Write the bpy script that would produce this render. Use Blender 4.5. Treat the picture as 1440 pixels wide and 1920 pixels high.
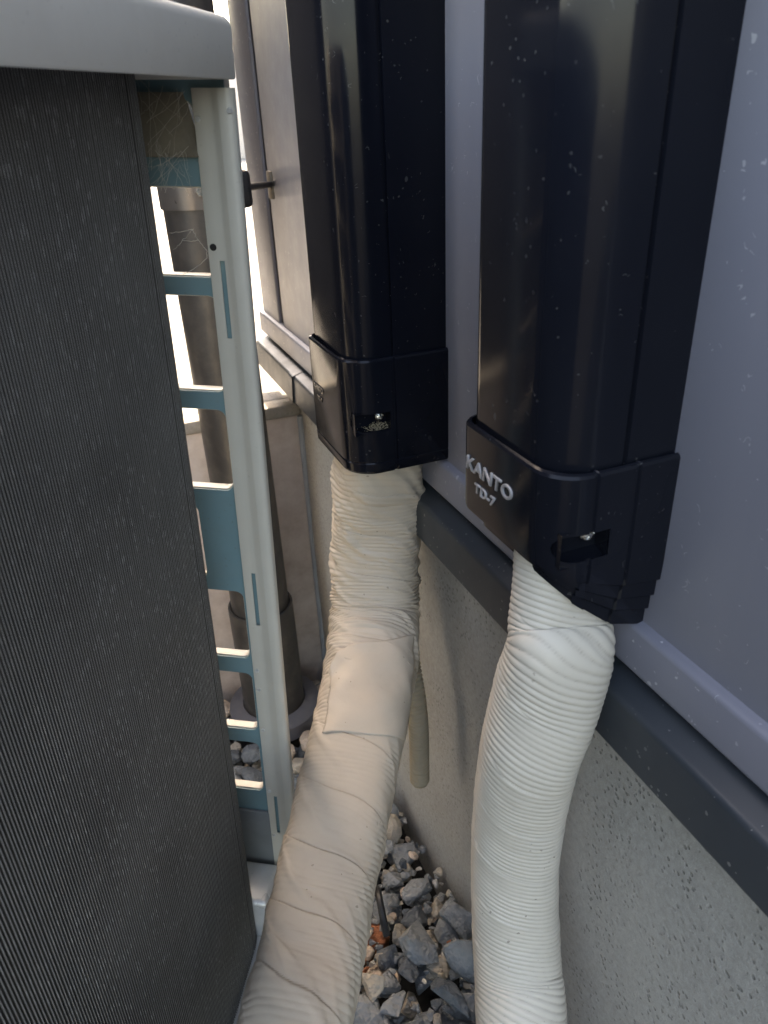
import bpy, bmesh, math, random
import numpy as np
from mathutils import Vector, Matrix

random.seed(7)
rng = np.random.default_rng(7)
for o in list(bpy.data.objects):
    bpy.data.objects.remove(o)
scene = bpy.context.scene
COL = scene.collection

# ------------------------------------------------------------------ camera
# world frame: X towards the house wall (siding face at X=0), Y along the wall, Z up, metres
F, CX, CY = 1380.0, 720.0, 960.0
def nrm(v): return v / np.linalg.norm(v)
_yw = nrm(np.array([85 - CX, 245 - CY, F]))
_dn = np.array([840 - CX, 3500 - CY, F]); _dn = nrm(_dn); _dn = nrm(_dn - _yw * (_dn @ _yw))
_Z = -_dn; _Y = _yw; _X = np.cross(_Y, _Z)
R = np.array([_X, _Y, _Z])
C = np.array([-.25, 0, .69])
def ray(px, py): return R @ np.array([px - CX, py - CY, F])
def hitx(px, py, x): r = ray(px, py); return C + r * (x - C[0]) / r[0]
def hity(px, py, y): r = ray(px, py); return C + r * (y - C[1]) / r[1]
def hitz(px, py, z): r = ray(px, py); return C + r * (z - C[2]) / r[2]
def atdepth(px, py, d): return C + R @ (np.array([px - CX, py - CY, F]) * d / F)

cam_d = bpy.data.cameras.new('camera')
cam = bpy.data.objects.new('camera', cam_d); COL.objects.link(cam)
M = Matrix.Identity(4)
for i in range(3):
    M[i][0] = R[i, 0]; M[i][1] = -R[i, 1]; M[i][2] = -R[i, 2]; M[i][3] = C[i]
cam.matrix_world = M
cam_d.sensor_fit = 'VERTICAL'; cam_d.sensor_height = 36; cam_d.sensor_width = 27
cam_d.lens = 36 * F / 1920
cam_d.clip_start = .01; cam_d.clip_end = 500
cam_d.dof.use_dof = True; cam_d.dof.focus_distance = .56; cam_d.dof.aperture_fstop = 15.0
scene.camera = cam

# ------------------------------------------------------------------ sky, sun, exposure
SUN_AZ, SUN_EL = math.radians(17), math.radians(52)
w = bpy.data.worlds.new('World'); scene.world = w; w.use_nodes = True
nt = w.node_tree
sky = nt.nodes.new('ShaderNodeTexSky'); sky.sky_type = 'NISHITA'; sky.sun_disc = False
sky.sun_elevation = SUN_EL; sky.sun_rotation = SUN_AZ; sky.air_density = 1.0; sky.dust_density = 3.0; sky.ozone_density = 0.0
nt.links.new(sky.outputs[0], nt.nodes['Background'].inputs[0])
nt.nodes['Background'].inputs[1].default_value = .15
sd = bpy.data.lights.new('sun', 'SUN'); sd.energy = 2.0; sd.angle = math.radians(.5); sd.color = (1, .95, .87)
sun = bpy.data.objects.new('sun', sd); COL.objects.link(sun)
_s = Vector((math.cos(SUN_EL) * math.sin(SUN_AZ), math.cos(SUN_EL) * math.cos(SUN_AZ), math.sin(SUN_EL)))
sun.rotation_euler = (-_s).to_track_quat('-Z', 'Y').to_euler()
sun.location = (1, 3, 5)
scene.view_settings.view_transform = 'Standard'; scene.view_settings.look = 'None'
scene.view_settings.gamma = 1; scene.view_settings.use_curve_mapping = False
scene.view_settings.exposure = 3.12
scene.view_settings.use_white_balance = True; scene.view_settings.white_balance_temperature = 8300; scene.view_settings.white_balance_tint = 12
scene.render.engine = 'CYCLES'
scene.cycles.max_bounces = 6; scene.cycles.diffuse_bounces = 4; scene.cycles.glossy_bounces = 3; scene.cycles.transmission_bounces = 0; scene.cycles.transparent_max_bounces = 2

# ------------------------------------------------------------------ helpers
def tag(o, label=None, cat=None, group=None, kind=None):
    if label: o['label'] = label
    if cat: o['category'] = cat
    if group: o['group'] = group
    if kind: o['kind'] = kind
    return o
def empty(name, loc=(0, 0, 0), parent=None):
    o = bpy.data.objects.new(name, None); COL.objects.link(o); o.location = loc; o.empty_display_size = .05
    if parent: o.parent = parent
    return o
def link(name, me, mat, parent=None, smooth=False):
    o = bpy.data.objects.new(name, me); COL.objects.link(o)
    if mat is not None and not me.materials: me.materials.append(mat)
    if parent is not None:
        o.parent = parent
        if parent.parent is None and parent.type == 'EMPTY' and parent.get('world_children'):
            o.matrix_parent_inverse = Matrix.Translation(-parent.location)
        elif parent.type != 'EMPTY':
            pass
    if smooth:
        for p in me.polygons: p.use_smooth = True
    return o
def mesh(name, V, Fc):
    me = bpy.data.meshes.new(name); me.from_pydata([tuple(map(float, v)) for v in V], [], Fc); me.update(); return me
def wthing(name, loc, label, cat, group=None):      # Empty at the base; children keep world coordinates
    o = empty(name, loc); o['world_children'] = 1; tag(o, label, cat, group); return o
def wpart(name, me, mat, parent, smooth=False):
    o = link(name, me, mat, None, smooth); o.parent = parent
    root = parent
    if root.type == 'EMPTY': o.matrix_parent_inverse = Matrix.Translation(-Vector(root.location))
    return o
def bm_mesh(name, bm):
    bmesh.ops.recalc_face_normals(bm, faces=bm.faces)
    me = bpy.data.meshes.new(name); bm.to_mesh(me); bm.free(); return me
def box(x0, x1, y0, y1, z0, z1, bevel=0, seg=2, name='box'):
    bm = bmesh.new(); bmesh.ops.create_cube(bm, size=1)
    for v in bm.verts:
        v.co = ((x0 + x1) / 2 + v.co.x * (x1 - x0), (y0 + y1) / 2 + v.co.y * (y1 - y0), (z0 + z1) / 2 + v.co.z * (z1 - z0))
    if bevel: bmesh.ops.bevel(bm, geom=bm.edges[:], offset=bevel, segments=seg, affect='EDGES', profile=.5)
    return bm_mesh(name, bm)
def grid_faces(nr, nc, closed=False):
    f = []
    for i in range(nr - 1):
        for j in range(nc if closed else nc - 1):
            k = (j + 1) % nc
            f.append((i * nc + j, i * nc + k, (i + 1) * nc + k, (i + 1) * nc + j))
    return f
def cyl(p0, p1, r0, r1=None, n=24, caps=True, name='cyl', bev=0):
    r1 = r0 if r1 is None else r1
    p0 = np.array(p0, float); p1 = np.array(p1, float); t = nrm(p1 - p0)
    a = nrm(np.cross(t, [0, 0, 1] if abs(t[2]) < .9 else [1, 0, 0])); b = np.cross(t, a)
    rows = [(p0, r0), (p1, r1)]
    if bev: rows = [(p0, r0 - bev), (p0 + t * bev, r0), (p1 - t * bev, r1), (p1, r1 - bev)]
    V = []
    for p, r in rows:
        for k in range(n):
            an = 2 * math.pi * k / n; V.append(p + r * (a * math.cos(an) + b * math.sin(an)))
    Fc = grid_faces(len(rows), n, True)
    if caps: Fc += [tuple(range(n))[::-1], tuple(range((len(rows) - 1) * n, len(rows) * n))]
    return mesh(name, V, Fc)
def tube(pts, r, n=6, name='tube'):
    pts = [np.array(p, float) for p in pts]; V = []
    for i, p in enumerate(pts):
        t = nrm(pts[min(i + 1, len(pts) - 1)] - pts[max(i - 1, 0)])
        a = np.cross(t, [0.3, 0.2, .93]); a = nrm(a); b = np.cross(t, a)
        for k in range(n):
            an = 2 * math.pi * k / n; V.append(p + r * (a * math.cos(an) + b * math.sin(an)))
    return mesh(name, V, grid_faces(len(pts), n, True) + [tuple(range(n))[::-1], tuple(range((len(pts) - 1) * n, len(pts) * n))])
def autosmooth(me, deg=35):
    for p in me.polygons: p.use_smooth = True
    bm = bmesh.new(); bm.from_mesh(me)
    for e in bm.edges:
        if len(e.link_faces) == 2 and e.calc_face_angle(0) > math.radians(deg): e.smooth = False
    bm.to_mesh(me); bm.free(); return me

# ------------------------------------------------------------------ materials
class NT:
    def __init__(s, name):
        s.m = bpy.data.materials.new(name); s.m.use_nodes = True; s.t = s.m.node_tree
        s.b = s.t.nodes['Principled BSDF']; s.tc = s.t.nodes.new('ShaderNodeTexCoord')
    def n(s, typ, **kw):
        x = s.t.nodes.new('ShaderNode' + typ)
        for k, v in kw.items(): setattr(x, k, v)
        return x
    def l(s, a, b): s.t.links.new(a, b)
    def coord(s, scale=(1, 1, 1), src='Object'):
        mp = s.n('Mapping'); mp.inputs['Scale'].default_value = scale; s.l(s.tc.outputs[src], mp.inputs[0]); return mp.outputs[0]
    def noise(s, scale, detail=4, rough=.55, vec=None, out=0):
        x = s.n('TexNoise'); x.inputs['Scale'].default_value = scale; x.inputs['Detail'].default_value = detail; x.inputs['Roughness'].default_value = rough
        s.l(vec if vec is not None else s.tc.outputs['Object'], x.inputs['Vector']); return x.outputs[out]
    def vor(s, scale, vec=None, feature='F1', out='Distance'):
        x = s.n('TexVoronoi'); x.feature = feature; x.inputs['Scale'].default_value = scale
        s.l(vec if vec is not None else s.tc.outputs['Object'], x.inputs['Vector']); return x.outputs[out]
    def ramp(s, fac, stops, interp='LINEAR'):
        x = s.n('ValToRGB'); r = x.color_ramp; r.interpolation = interp
        while len(r.elements) < len(stops): r.elements.new(.5)
        for e, (p, c) in zip(r.elements, stops): e.position = p; e.color = (*c, 1) if len(c) == 3 else c
        s.l(fac, x.inputs[0]); return x.outputs[0]
    def mix(s, fac, a, b, typ='MIX'):
        x = s.n('Mix', data_type='RGBA', blend_type=typ)
        for i, v in ((0, fac), (6, a), (7, b)):
            if isinstance(v, (int, float)): x.inputs[i].default_value = v
            elif isinstance(v, tuple): x.inputs[i].default_value = (*v, 1)
            else: s.l(v, x.inputs[i])
        return x.outputs[2]
    def math(s, op, a, b=0.0):
        x = s.n('Math', operation=op)
        for i, v in ((0, a), (1, b)):
            if isinstance(v, (int, float)): x.inputs[i].default_value = v
            else: s.l(v, x.inputs[i])
        return x.outputs[0]
    def bump(s, h, strength=.3, dist=.001):
        x = s.n('Bump'); x.inputs['Strength'].default_value = strength; x.inputs['Distance'].default_value = dist
        s.l(h, x.inputs['Height']); s.l(x.outputs[0], s.b.inputs['Normal']); return x
    def fin(s, col, rough=.5, metal=0, spec=.5, **kw):
        for nm, v in (('Base Color', col), ('Roughness', rough), ('Metallic', metal), ('Specular IOR Level', spec)):
            i = s.b.inputs[nm]
            if isinstance(v, tuple): i.default_value = (*v, 1)
            elif isinstance(v, (int, float)): i.default_value = v
            else: s.l(v, i)
        return s.m
B, W_ = (0, 0, 0), (1, 1, 1)
def specks(m, scale, size, mscale=3, keep=.5, vec=None):
    """small dust grains: voronoi cells, only some of them filled, uneven sizes"""
    v = m.n('TexVoronoi'); v.inputs['Scale'].default_value = scale; v.inputs['Randomness'].default_value = 1
    nz = m.n('TexNoise'); nz.inputs['Scale'].default_value = scale * 1.6; nz.inputs['Detail'].default_value = 2
    src = vec if vec is not None else m.tc.outputs['Object']
    m.l(src, nz.inputs[0])
    ad = m.n('VectorMath', operation='MULTIPLY_ADD'); m.l(nz.outputs[1], ad.inputs[0]); ad.inputs[1].default_value = (.5 / scale,) * 3; m.l(src, ad.inputs[2])
    m.l(ad.outputs[0], v.inputs['Vector'])
    sep = m.n('SeparateColor'); m.l(v.outputs['Color'], sep.inputs[0])
    thr = m.math('MULTIPLY', sep.outputs[0], size)
    patch = m.ramp(m.noise(mscale, 2, .5, vec), [(keep - .1, B), (keep + .15, W_)])
    on = m.math('LESS_THAN', v.outputs['Distance'], thr)
    pick = m.math('GREATER_THAN', sep.outputs[1], .55)
    return m.math('MULTIPLY', m.math('MULTIPLY', on, pick), patch)

def hairs(m, scale, width, mscale, keep):
    """short curly lint fibres: thin iso-lines of a noise, cut up by a second noise"""
    a = m.math('ABSOLUTE', m.math('SUBTRACT', m.noise(scale, 1, .5), .5))
    ln = m.math('LESS_THAN', a, width)
    return m.math('MULTIPLY', ln, m.math('GREATER_THAN', m.noise(mscale * 2.3, 2, .5), keep))
def mat_siding():
    m = NT('lavender_painted_steel')
    big = m.noise(3, 3, .5)
    c = m.ramp(big, [(.3, (.170, .174, .206)), (.7, (.190, .193, .226))])
    sp = specks(m, 170, .22, 6, .42); sp2 = specks(m, 60, .12, 3, .5)
    s = m.math('MAXIMUM', m.math('MULTIPLY', sp, .5), m.math('MULTIPLY', sp2, .5))
    s = m.math('MAXIMUM', s, m.math('MULTIPLY', hairs(m, 170, .016, 50, .66), .30))
    c = m.mix(s, c, (.68, .68, .68))
    st = m.ramp(m.noise(22, 4, .6, m.coord((1, 1, .06))), [(.45, B), (.8, W_)])
    c = m.mix(m.math('MULTIPLY', st, .16), c, (.25, .245, .26))
    r = m.ramp(m.noise(40, 4, .6), [(.3, (.36,) * 3), (.7, (.46,) * 3)])
    m.bump(m.noise(700, 2, .5), .08, .0004)
    return m.fin(c, r, 0, .45)
def mat_flash():
    m = NT('dark_slate_painted_steel')
    c = m.ramp(m.noise(9, 4, .55), [(.3, (.024, .030, .037)), (.75, (.037, .044, .051))])
    d = specks(m, 220, .25, 9, .4)
    c = m.mix(m.math('MULTIPLY', d, .45), c, (.35, .34, .32))
    m.bump(m.noise(900, 2, .5), .06, .0003)
    return m.fin(c, m.ramp(m.noise(25, 3, .5), [(.3, (.38,) * 3), (.7, (.52,) * 3)]), 0, .5)
def mat_duct():
    m = NT('black_gloss_plastic')
    c = m.ramp(m.noise(6, 3, .5), [(.3, (.0032, .0040, .0072)), (.7, (.0050, .0062, .0104))])
    d1 = specks(m, 260, .20, 8, .46); d2 = specks(m, 85, .14, 10, .55, m.coord((1, 1, .55)))
    d = m.math('MAXIMUM', m.math('MULTIPLY', d1, .10), m.math('MULTIPLY', d2, .12))
    d = m.math('MAXIMUM', d, m.math('MULTIPLY', hairs(m, 190, .016, 60, .69), .11))
    film = m.ramp(m.noise(5, 5, .65, m.coord((1, 1, .3))), [(.4, B), (.8, W_)])
    c = m.mix(m.math('MULTIPLY', film, .010), c, (.5, .5, .5))
    c = m.mix(d, c, (.42, .42, .40))
    r = m.ramp(m.noise(60, 5, .6), [(.3, (.11,) * 3), (.75, (.19,) * 3)])
    r = m.mix(d, r, (.8, .8, .8))
    m.bump(m.noise(14, 2, .5), .05, .001)
    return m.fin(c, r, 0, .20)
def mat_concrete(name='foundation_concrete', c0=(.30, .292, .268), c1=(.45, .44, .41), pit=1.0):
    m = NT(name)
    big = m.noise(5, 4, .62); fine = m.noise(170, 4, .78); mid = m.noise(30, 3, .6)
    c = m.ramp(fine, [(.30, c0), (.66, c1)])
    c = m.mix(.35, c, m.ramp(big, [(.3, tuple(x * .78 for x in c0)), (.7, c1)]))
    pits = m.ramp(m.vor(190), [(.17, W_), (.32, B)])
    pits = m.math('MULTIPLY', pits, m.ramp(m.noise(24, 3, .6), [(.40, B), (.58, W_)]))
    c = m.mix(m.math('MULTIPLY', pits, .50 * pit), c, (.12, .12, .11))
    lt = m.ramp(m.vor(260), [(.12, W_), (.22, B)])
    c = m.mix(m.math('MULTIPLY', lt, .35 * pit), c, (.52, .51, .48))
    h = m.math('SUBTRACT', m.math('ADD', m.math('MULTIPLY', fine, .8), m.math('MULTIPLY', mid, .6)), m.math('MULTIPLY', pits, .7))
    m.bump(h, .55, .0018)
    return m.fin(c, .88, 0, .25)
def mat_pinkcon():
    m = NT('pinkish_mottled_concrete')
    n1 = m.noise(14, 6, .6); v = m.noise(40, 6, .65)
    c = m.ramp(n1, [(.3, (.42, .34, .29)), (.5, (.56, .475, .42)), (.68, (.62, .545, .495))])
    c = m.mix(.35, c, m.ramp(v, [(.35, (.37, .3, .26)), (.65, (.62, .56, .51))]))
    m.bump(v, .4, .002)
    return m.fin(c, .9, 0, .2)
def mat_plain(name, col, rough=.45, spec=.5, var=.12, nscale=20, metal=0, bump=0, dust=0, dcol=(.35, .31, .25)):
    m = NT(name)
    c = m.ramp(m.noise(nscale, 4, .6), [(.3, tuple(x * (1 - var) for x in col)), (.7, tuple(min(1, x * (1 + var)) for x in col))])
    if dust:
        c = m.mix(m.math('MULTIPLY', m.ramp(m.noise(nscale * 2.7, 6, .7), [(.45, B), (.7, W_)]), dust), c, dcol)
        c = m.mix(m.math('MULTIPLY', specks(m, 240, .25, 8, .42), min(.5, dust * 1.5)), c, (.12, .1, .08))
    if bump: m.bump(m.noise(420, 3, .6), bump, .0006)
    r = m.ramp(m.noise(35, 3, .5), [(.3, (max(0, rough - .06),) * 3), (.7, (min(1, rough + .08),) * 3)])
    return m.fin(c, r, metal, spec)
def mat_tape(name, c0, c1, rough=.5, wr=.35):
    m = NT(name)
    a = m.n('Attribute', attribute_name='dirt_shade')
    c = m.ramp(m.noise(11, 4, .55), [(.3, c0), (.7, c1)])
    fine = m.noise(90, 6, .65)
    c = m.mix(m.math('MULTIPLY', m.ramp(fine, [(.52, B), (.75, W_)]), .16), c, tuple(x * .72 for x in c0))
    sp = specks(m, 150, .16, 12, .5)
    c = m.mix(m.math('MULTIPLY', sp, .6), c, (.10, .07, .05))
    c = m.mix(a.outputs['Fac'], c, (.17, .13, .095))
    m.bump(m.math('ADD', m.math('MULTIPLY', m.noise(260, 3, .6), .4), m.noise(55, 4, .6, m.coord((1, 1, 2.2)))), wr, .0007)
    return m.fin(c, m.ramp(fine, [(.3, (rough - .08,) * 3), (.7, (rough + .1,) * 3)]), 0, .4)
def mat_stone(name, stops, rough=.75):
    m = NT(name)
    oi = m.n('ObjectInfo')
    off = m.n('VectorMath', operation='MULTIPLY_ADD'); m.l(oi.outputs['Random'], off.inputs[0]); off.inputs[1].default_value = (37, 19, 53); m.l(m.tc.outputs['Object'], off.inputs[2])
    n1 = m.noise(2.4, 4, .62, off.outputs[0]); n2 = m.noise(11, 5, .72, off.outputs[0])
    c = m.ramp(n1, stops)
    k = m.ramp(n2, [(.32, (.74,) * 3), (.68, (1.2,) * 3)])
    c = m.mix(.75, c, k, 'MULTIPLY')
    tint = m.ramp(oi.outputs['Random'], [(0, (1.1, 1.15, 1.22)), (.5, (1.42, 1.45, 1.48)), (1, (1.7, 1.64, 1.52))])
    c = m.mix(1.0, c, tint, 'MULTIPLY')
    m.bump(m.math('ADD', n2, m.math('MULTIPLY', n1, 1.4)), .40, .10)
    return m.fin(c, rough, 0, .35)
def mat_finside():
    return mat_plain('condenser_fin_side_shade', (.095, .090, .082), .5, .4, .25, 12, .2)  # darker than the front edges: shade of the gaps put into the colour
def mat_fin():
    m = NT('condenser_fin_metal')
    v = m.coord((1, 1, .25))
    c = m.ramp(m.noise(9, 4, .6), [(.3, (.29, .285, .27)), (.7, (.44, .435, .415))])
    d1 = specks(m, 300, .5, 9, .33, m.coord((1, 1, .5))); d2 = m.ramp(m.noise(26, 5, .65, m.coord((.5, .5, 1.6))), [(.52, B), (.75, W_)])
    c = m.mix(m.math('MULTIPLY', d2, .32), c, (.45, .44, .42))
    c = m.mix(m.math('MULTIPLY', d1, .6), c, (.75, .75, .72))
    rust = m.ramp(m.noise(16, 2, .5), [(.70, B), (.76, W_)])
    c = m.mix(m.math('MULTIPLY', rust, .5), c, (.09, .045, .02))
    return m.fin(c, .55, .25, .4)

SID = mat_siding(); FLA = mat_flash(); DUCT = mat_duct(); CONC = mat_concrete(); PINK = mat_pinkcon()
CREAM = mat_plain('cream_grey_enamel', (.57, .545, .475), .36, .5, .04, 9, 0, .05, .08)
BLUEG = mat_plain('blue_grey_primer', (.145, .250, .275), .42, .45, .10, 14, 0, .05, .14, (.22, .22, .2))
GALV = mat_plain('galvanised_steel', (.62, .62, .60), .32, .5, .10, 40, .35, .05, .10)
CHROME = mat_plain('bright_screw_steel', (.62, .61, .58), .22, .5, .1, 90, 1.0)
BROWN = mat_plain('dark_brown_pipe_plastic', (.040, .0365, .0345), .38, .5, .12, 12, 0, .05, .12)
GREYPL = mat_plain('grey_plastic', (.105, .103, .115), .5, .4, .1, 15, 0, .05, .1)
BLACKP = mat_plain('black_rubber', (.012, .012, .013), .45, .5, .15, 30)
DARKIN = mat_plain('dark_inside_steel', (.028, .034, .038), .6, .3, .2, 12)
FOAM = mat_plain('dusty_brown_foam', (.19, .165, .125), .9, .15, .28, 30, 0, .4, .35, (.30, .26, .20))
SLABC = mat_concrete('pale_driveway_concrete', (.27, .262, .245), (.36, .35, .33), .3)
WEBM = mat_plain('cobweb_silk', (.55, .52, .46), .8, .2, .1, 60)
LETT = mat_plain('sky_glint_letter_plastic', (.30, .30, .31) , .25, .8, .2, 200)  # lighter grey than the cap: the sky's glint painted onto the letters
SAND = mat_plain('tan_blown_sand', (.42, .35, .24), .95, .1, .45, 900, 0, .8)
TAPE_L = mat_tape('beige_vinyl_tape', (.490, .415, .325), (.545, .468, .372), .46, .30)
TAPE_R = mat_tape('ivory_vinyl_tape', (.565, .520, .440), (.620, .575, .495), .40, .16)
HOSE = mat_plain('olive_beige_hose_plastic', (.33, .28, .20), .5, .4, .08, 12)
FIN = mat_fin()
STONES = [mat_stone('grey_crushed_stone', [(.3, (.115, .125, .128)), (.55, (.205, .21, .205)), (.75, (.27, .265, .245))]),
          mat_stone('tan_crushed_stone', [(.3, (.20, .18, .145)), (.5, (.33, .28, .215)), (.7, (.24, .235, .215))]),
          mat_stone('dark_slate_stone', [(.3, (.055, .064, .072)), (.6, (.105, .115, .122)), (.8, (.16, .16, .155))]),
          mat_stone('pale_quartz_stone', [(.3, (.27, .265, .24)), (.5, (.45, .42, .37)), (.72, (.30, .245, .175))]),
          mat_stone('rust_red_stone', [(.3, (.16, .06, .03)), (.6, (.26, .095, .045)), (.8, (.19, .12, .08))]),
          mat_stone('peach_pebble', [(.3, (.37, .285, .215)), (.6, (.47, .37, .285)), (.8, (.42, .36, .3))], .6)]
SOIL = mat_plain('dark_damp_soil', (.035, .034, .032), .9, .2, .35, 60, 0, .8)

# ------------------------------------------------------------------ ground, slab
GZ = -.10
def gz(y): return GZ + .01 - .075 * min(max((y - .40) / .35, 0), 1)
gnd = box(-60, 60, -60, 60, GZ - .30, GZ - .125, name='ground')
tag(link('ground', gnd, SOIL), kind='structure')
slab = box(-.30, 8.0, 1.045, 14, GZ - .29, .318, .012, 3, name='driveway_slab')
tag(link('driveway_slab', autosmooth(slab), SLABC), kind='structure')
rf = box(-.585, .012, 1.018, 1.0445, GZ - .28, .300, .004, 2, name='slab_face')
ro = wthing('retaining_kerb', (-1, 1.03, GZ), 'low mottled pinkish concrete retaining face across the end of the gravel gap', 'retaining wall')
wpart('face', autosmooth(rf), PINK, ro)
wpart('coping', autosmooth(box(-.585, .012, 1.012, 1.0448, .301, .3195, .003, 2)), mat_concrete('kerb_coping_concrete', (.25, .23, .2), (.36, .33, .29), .5), ro)

# ------------------------------------------------------------------ the house wall
H = wthing('house', (0, -1, GZ), 'house wall of smooth lavender grey metal siding on a speckled grey concrete foundation', 'house')
HE = 1.125                                             # end of the house (corner)
wpart('wall_core', box(.014, 5.0, -5, HE - .01, .41, 5.2), SID, H)
for y0, y1 in ((-4.0, -2.95), (-2.944, -1.90), (-1.894, -.02 - .02)):
    wpart('siding_panel', autosmooth(box(0, .012, y0, y1, .4335, 5.2, .0015, 2)), SID, H)
wpart('siding_panel', autosmooth(box(0, .012, -.034, 1.0105, .4335, 5.2, .0015, 2)), SID, H)
wpart('seam_joint', box(.0030, .0137, 1.0085, 1.0325, .4338, 5.15), BLACKP, H)
tag(wpart('corner_trim', autosmooth(box(-.001, .0125, 1.030, HE, .4335, 5.2, .003, 3)), SID, H), 'narrow lavender corner trim beside the dark seam')
def strip(prof, y0, y1, name, n=2):
    V = []; 
    for y in np.linspace(y0, y1, n): V += [(x, y, z) for x, z in prof]
    me = mesh(name, V, grid_faces(n, len(prof))); return autosmooth(me, 40)
def rounded(prof, r, seg=4):
    out = [np.array(prof[0], float)]
    for i in range(1, len(prof) - 1):
        a, b, c = (np.array(prof[k], float) for k in (i - 1, i, i + 1))
        ra = min(r, .45 * np.linalg.norm(a - b), .45 * np.linalg.norm(c - b))
        p, q = b + nrm(a - b) * ra, b + nrm(c - b) * ra
        for t in np.linspace(0, 1, seg + 1): out.append((1 - t) ** 2 * p + 2 * t * (1 - t) * b + t * t * q)
    out.append(np.array(prof[-1], float)); return out
trimp = rounded([(.006, .4365), (-.0065, .4335), (-.0075, .4045), (.004, .4035), (.010, .409)], .003)
wpart('base_trim', strip(trimp, -4, HE + .003, 'base_trim'), SID, H)
wpart('trim_backing', box(.0085, .03, -4, HE - .012, .385, .44), DARKIN, H)
flp = rounded([(.012, .4025), (-.0185, .3925), (-.0205, .3560), (-.012, .3545), (.010, .3575)], .0035, 5)
wpart('drip_flashing', strip(flp, -4, .925, 'drip_flashing'), FLA, H)
flp2 = [(x - .0012, z) for x, z in flp]
wpart('flashing_corner_piece', strip(flp2, .923, HE - .01, 'flashing_corner'), FLA, H)
wpart('flashing_end_cap', mesh('endcap', [(x, HE - .0105, z) for x, z in flp2], [tuple(range(len(flp2)))]), FLA, H)
# the sheet's hem over the flashing joint
wpart('joint_cover', strip([(x - .0012, z) for x, z in flp2], .914, .932, 'joint'), FLA, H)
nrow, ncol = 60, 90
V = []
for i, y in enumerate(np.linspace(-2.5, 1.06, nrow)):
    for j, z in enumerate(np.linspace(-.35, .372, ncol)):
        e = .0016 * math.sin(7 * y + 3 * z) * math.sin(5 * y - 9 * z)
        V.append((.012 + e, y, z))
fo = wpart('foundation', mesh('foundation', V, grid_faces(nrow, ncol)), CONC, H, True)
wpart('foundation_core', box(.03, 4.9, -4.9, 1.055, -.35, .41), CONC, H)
wpart('caulk_joint', autosmooth(tube([(.010, 1.012, -.3), (.010, 1.0125, 0), (.010, 1.0115, .3)], .0045, 8)), mat_plain('blue_grey_caulk', (.30, .33, .36), .5, .4, .12, 20), H)

# ------------------------------------------------------------------ line-set ducts on the wall
def duct_profile(y0, W, dep, off=0.0, seg=7, groove=None, r1=.015, r2=.011, gd=.0016, back=.0):
    """closed-at-wall outline (X,Y) from the near wall edge round the front to the far wall edge"""
    y0 -= off; W += 2 * off; dep += off
    pts = [(-back, y0)]
    if groove:
        for g in groove:
            pts += [(g + .0016, y0), (g + .0008, y0 + gd), (g - .0008, y0 + gd), (g - .0016, y0)]
    cx, cy = -dep + r1, y0 + r1
    for k in range(seg + 1):
        a = math.pi / 2 * k / seg; pts.append((cx - r1 * math.sin(a), cy - r1 * math.cos(a)))
    cx, cy = -dep + r2, y0 + W - r2
    for k in range(seg + 1):
        a = math.pi / 2 * k / seg; pts.append((cx - r2 * math.cos(a), cy + r2 * math.sin(a)))
    pts.append((-back, y0 + W)); return pts
def loft(rows, name, solid=0.0):
    n = len(rows[0]); V = [p for r in rows for p in r]
    return mesh(name, V, grid_faces(len(rows), n))
def boolean(me, cutter):
    a = bpy.data.objects.new('a', me); b = bpy.data.objects.new('b', cutter); COL.objects.link(a); COL.objects.link(b)
    md = a.modifiers.new('b', 'BOOLEAN'); md.object = b; md.operation = 'DIFFERENCE'; md.solver = 'EXACT'
    n0 = len(me.polygons); out = None
    for sv, hole in (('EXACT', False), ('EXACT', True), ('FAST', False)):
        md.solver = sv; md.use_self = hole; md.use_hole_tolerant = hole
        dg = bpy.context.evaluated_depsgraph_get(); dg.update()
        out = bpy.data.meshes.new_from_object(a.evaluated_get(dg))
        print('boolean', sv, hole, n0, len(out.polygons))
        if len(out.polygons) > n0 * .7: break
    else: out = me
    bpy.data.objects.remove(a); bpy.data.objects.remove(b); return out
def solidify(me, th, offset=-1, even=True):
    a = bpy.data.objects.new('a', me); COL.objects.link(a)
    md = a.modifiers.new('s', 'SOLIDIFY'); md.thickness = th; md.offset = offset; md.use_even_offset = even
    dg = bpy.context.evaluated_depsgraph_get(); dg.update()
    out = bpy.data.meshes.new_from_object(a.evaluated_get(dg)); bpy.data.objects.remove(a); return out
def text_mesh(s, size, ext, shear=0, bevel=0.0, width=1.0):
    cu = bpy.data.curves.new('t', 'FONT'); cu.body = s; cu.size = size; cu.extrude = ext; cu.bevel_depth = bevel; cu.shear = shear; cu.space_character = width; cu.bevel_resolution = 2
    ob = bpy.data.objects.new('t', cu); COL.objects.link(ob)
    dg = bpy.context.evaluated_depsgraph_get(); dg.update()
    me = bpy.data.meshes.new_from_object(ob.evaluated_get(dg)); bpy.data.objects.remove(ob); return me
def screw(name, p, axis, r, parent, mat=CHROME):
    """pan-head screw with a cross recess"""
    p = np.array(p, float); ax = nrm(np.array(axis, float))
    a = nrm(np.cross(ax, [0, 0, 1] if abs(ax[2]) < .9 else [1, 0, 0])); b = np.cross(ax, a)
    V = []; rows = 6; n = 20
    for i in range(rows):
        t = i / (rows - 1) * math.pi / 2
        for k in range(n):
            an = 2 * math.pi * k / n
            rr = r * math.cos(t) + (1e-5 if i == rows - 1 else 0)
            h = .5 * r * math.sin(t)
            if i >= 3 and (k % 5 == 0): h -= .28 * r
            V.append(p + ax * h + rr * (a * math.cos(an) + b * math.sin(an)))
    return wpart(name, mesh(name, V, grid_faces(rows, n, True) + [tuple(range((rows - 1) * n, rows * n))]), mat, parent)
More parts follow.
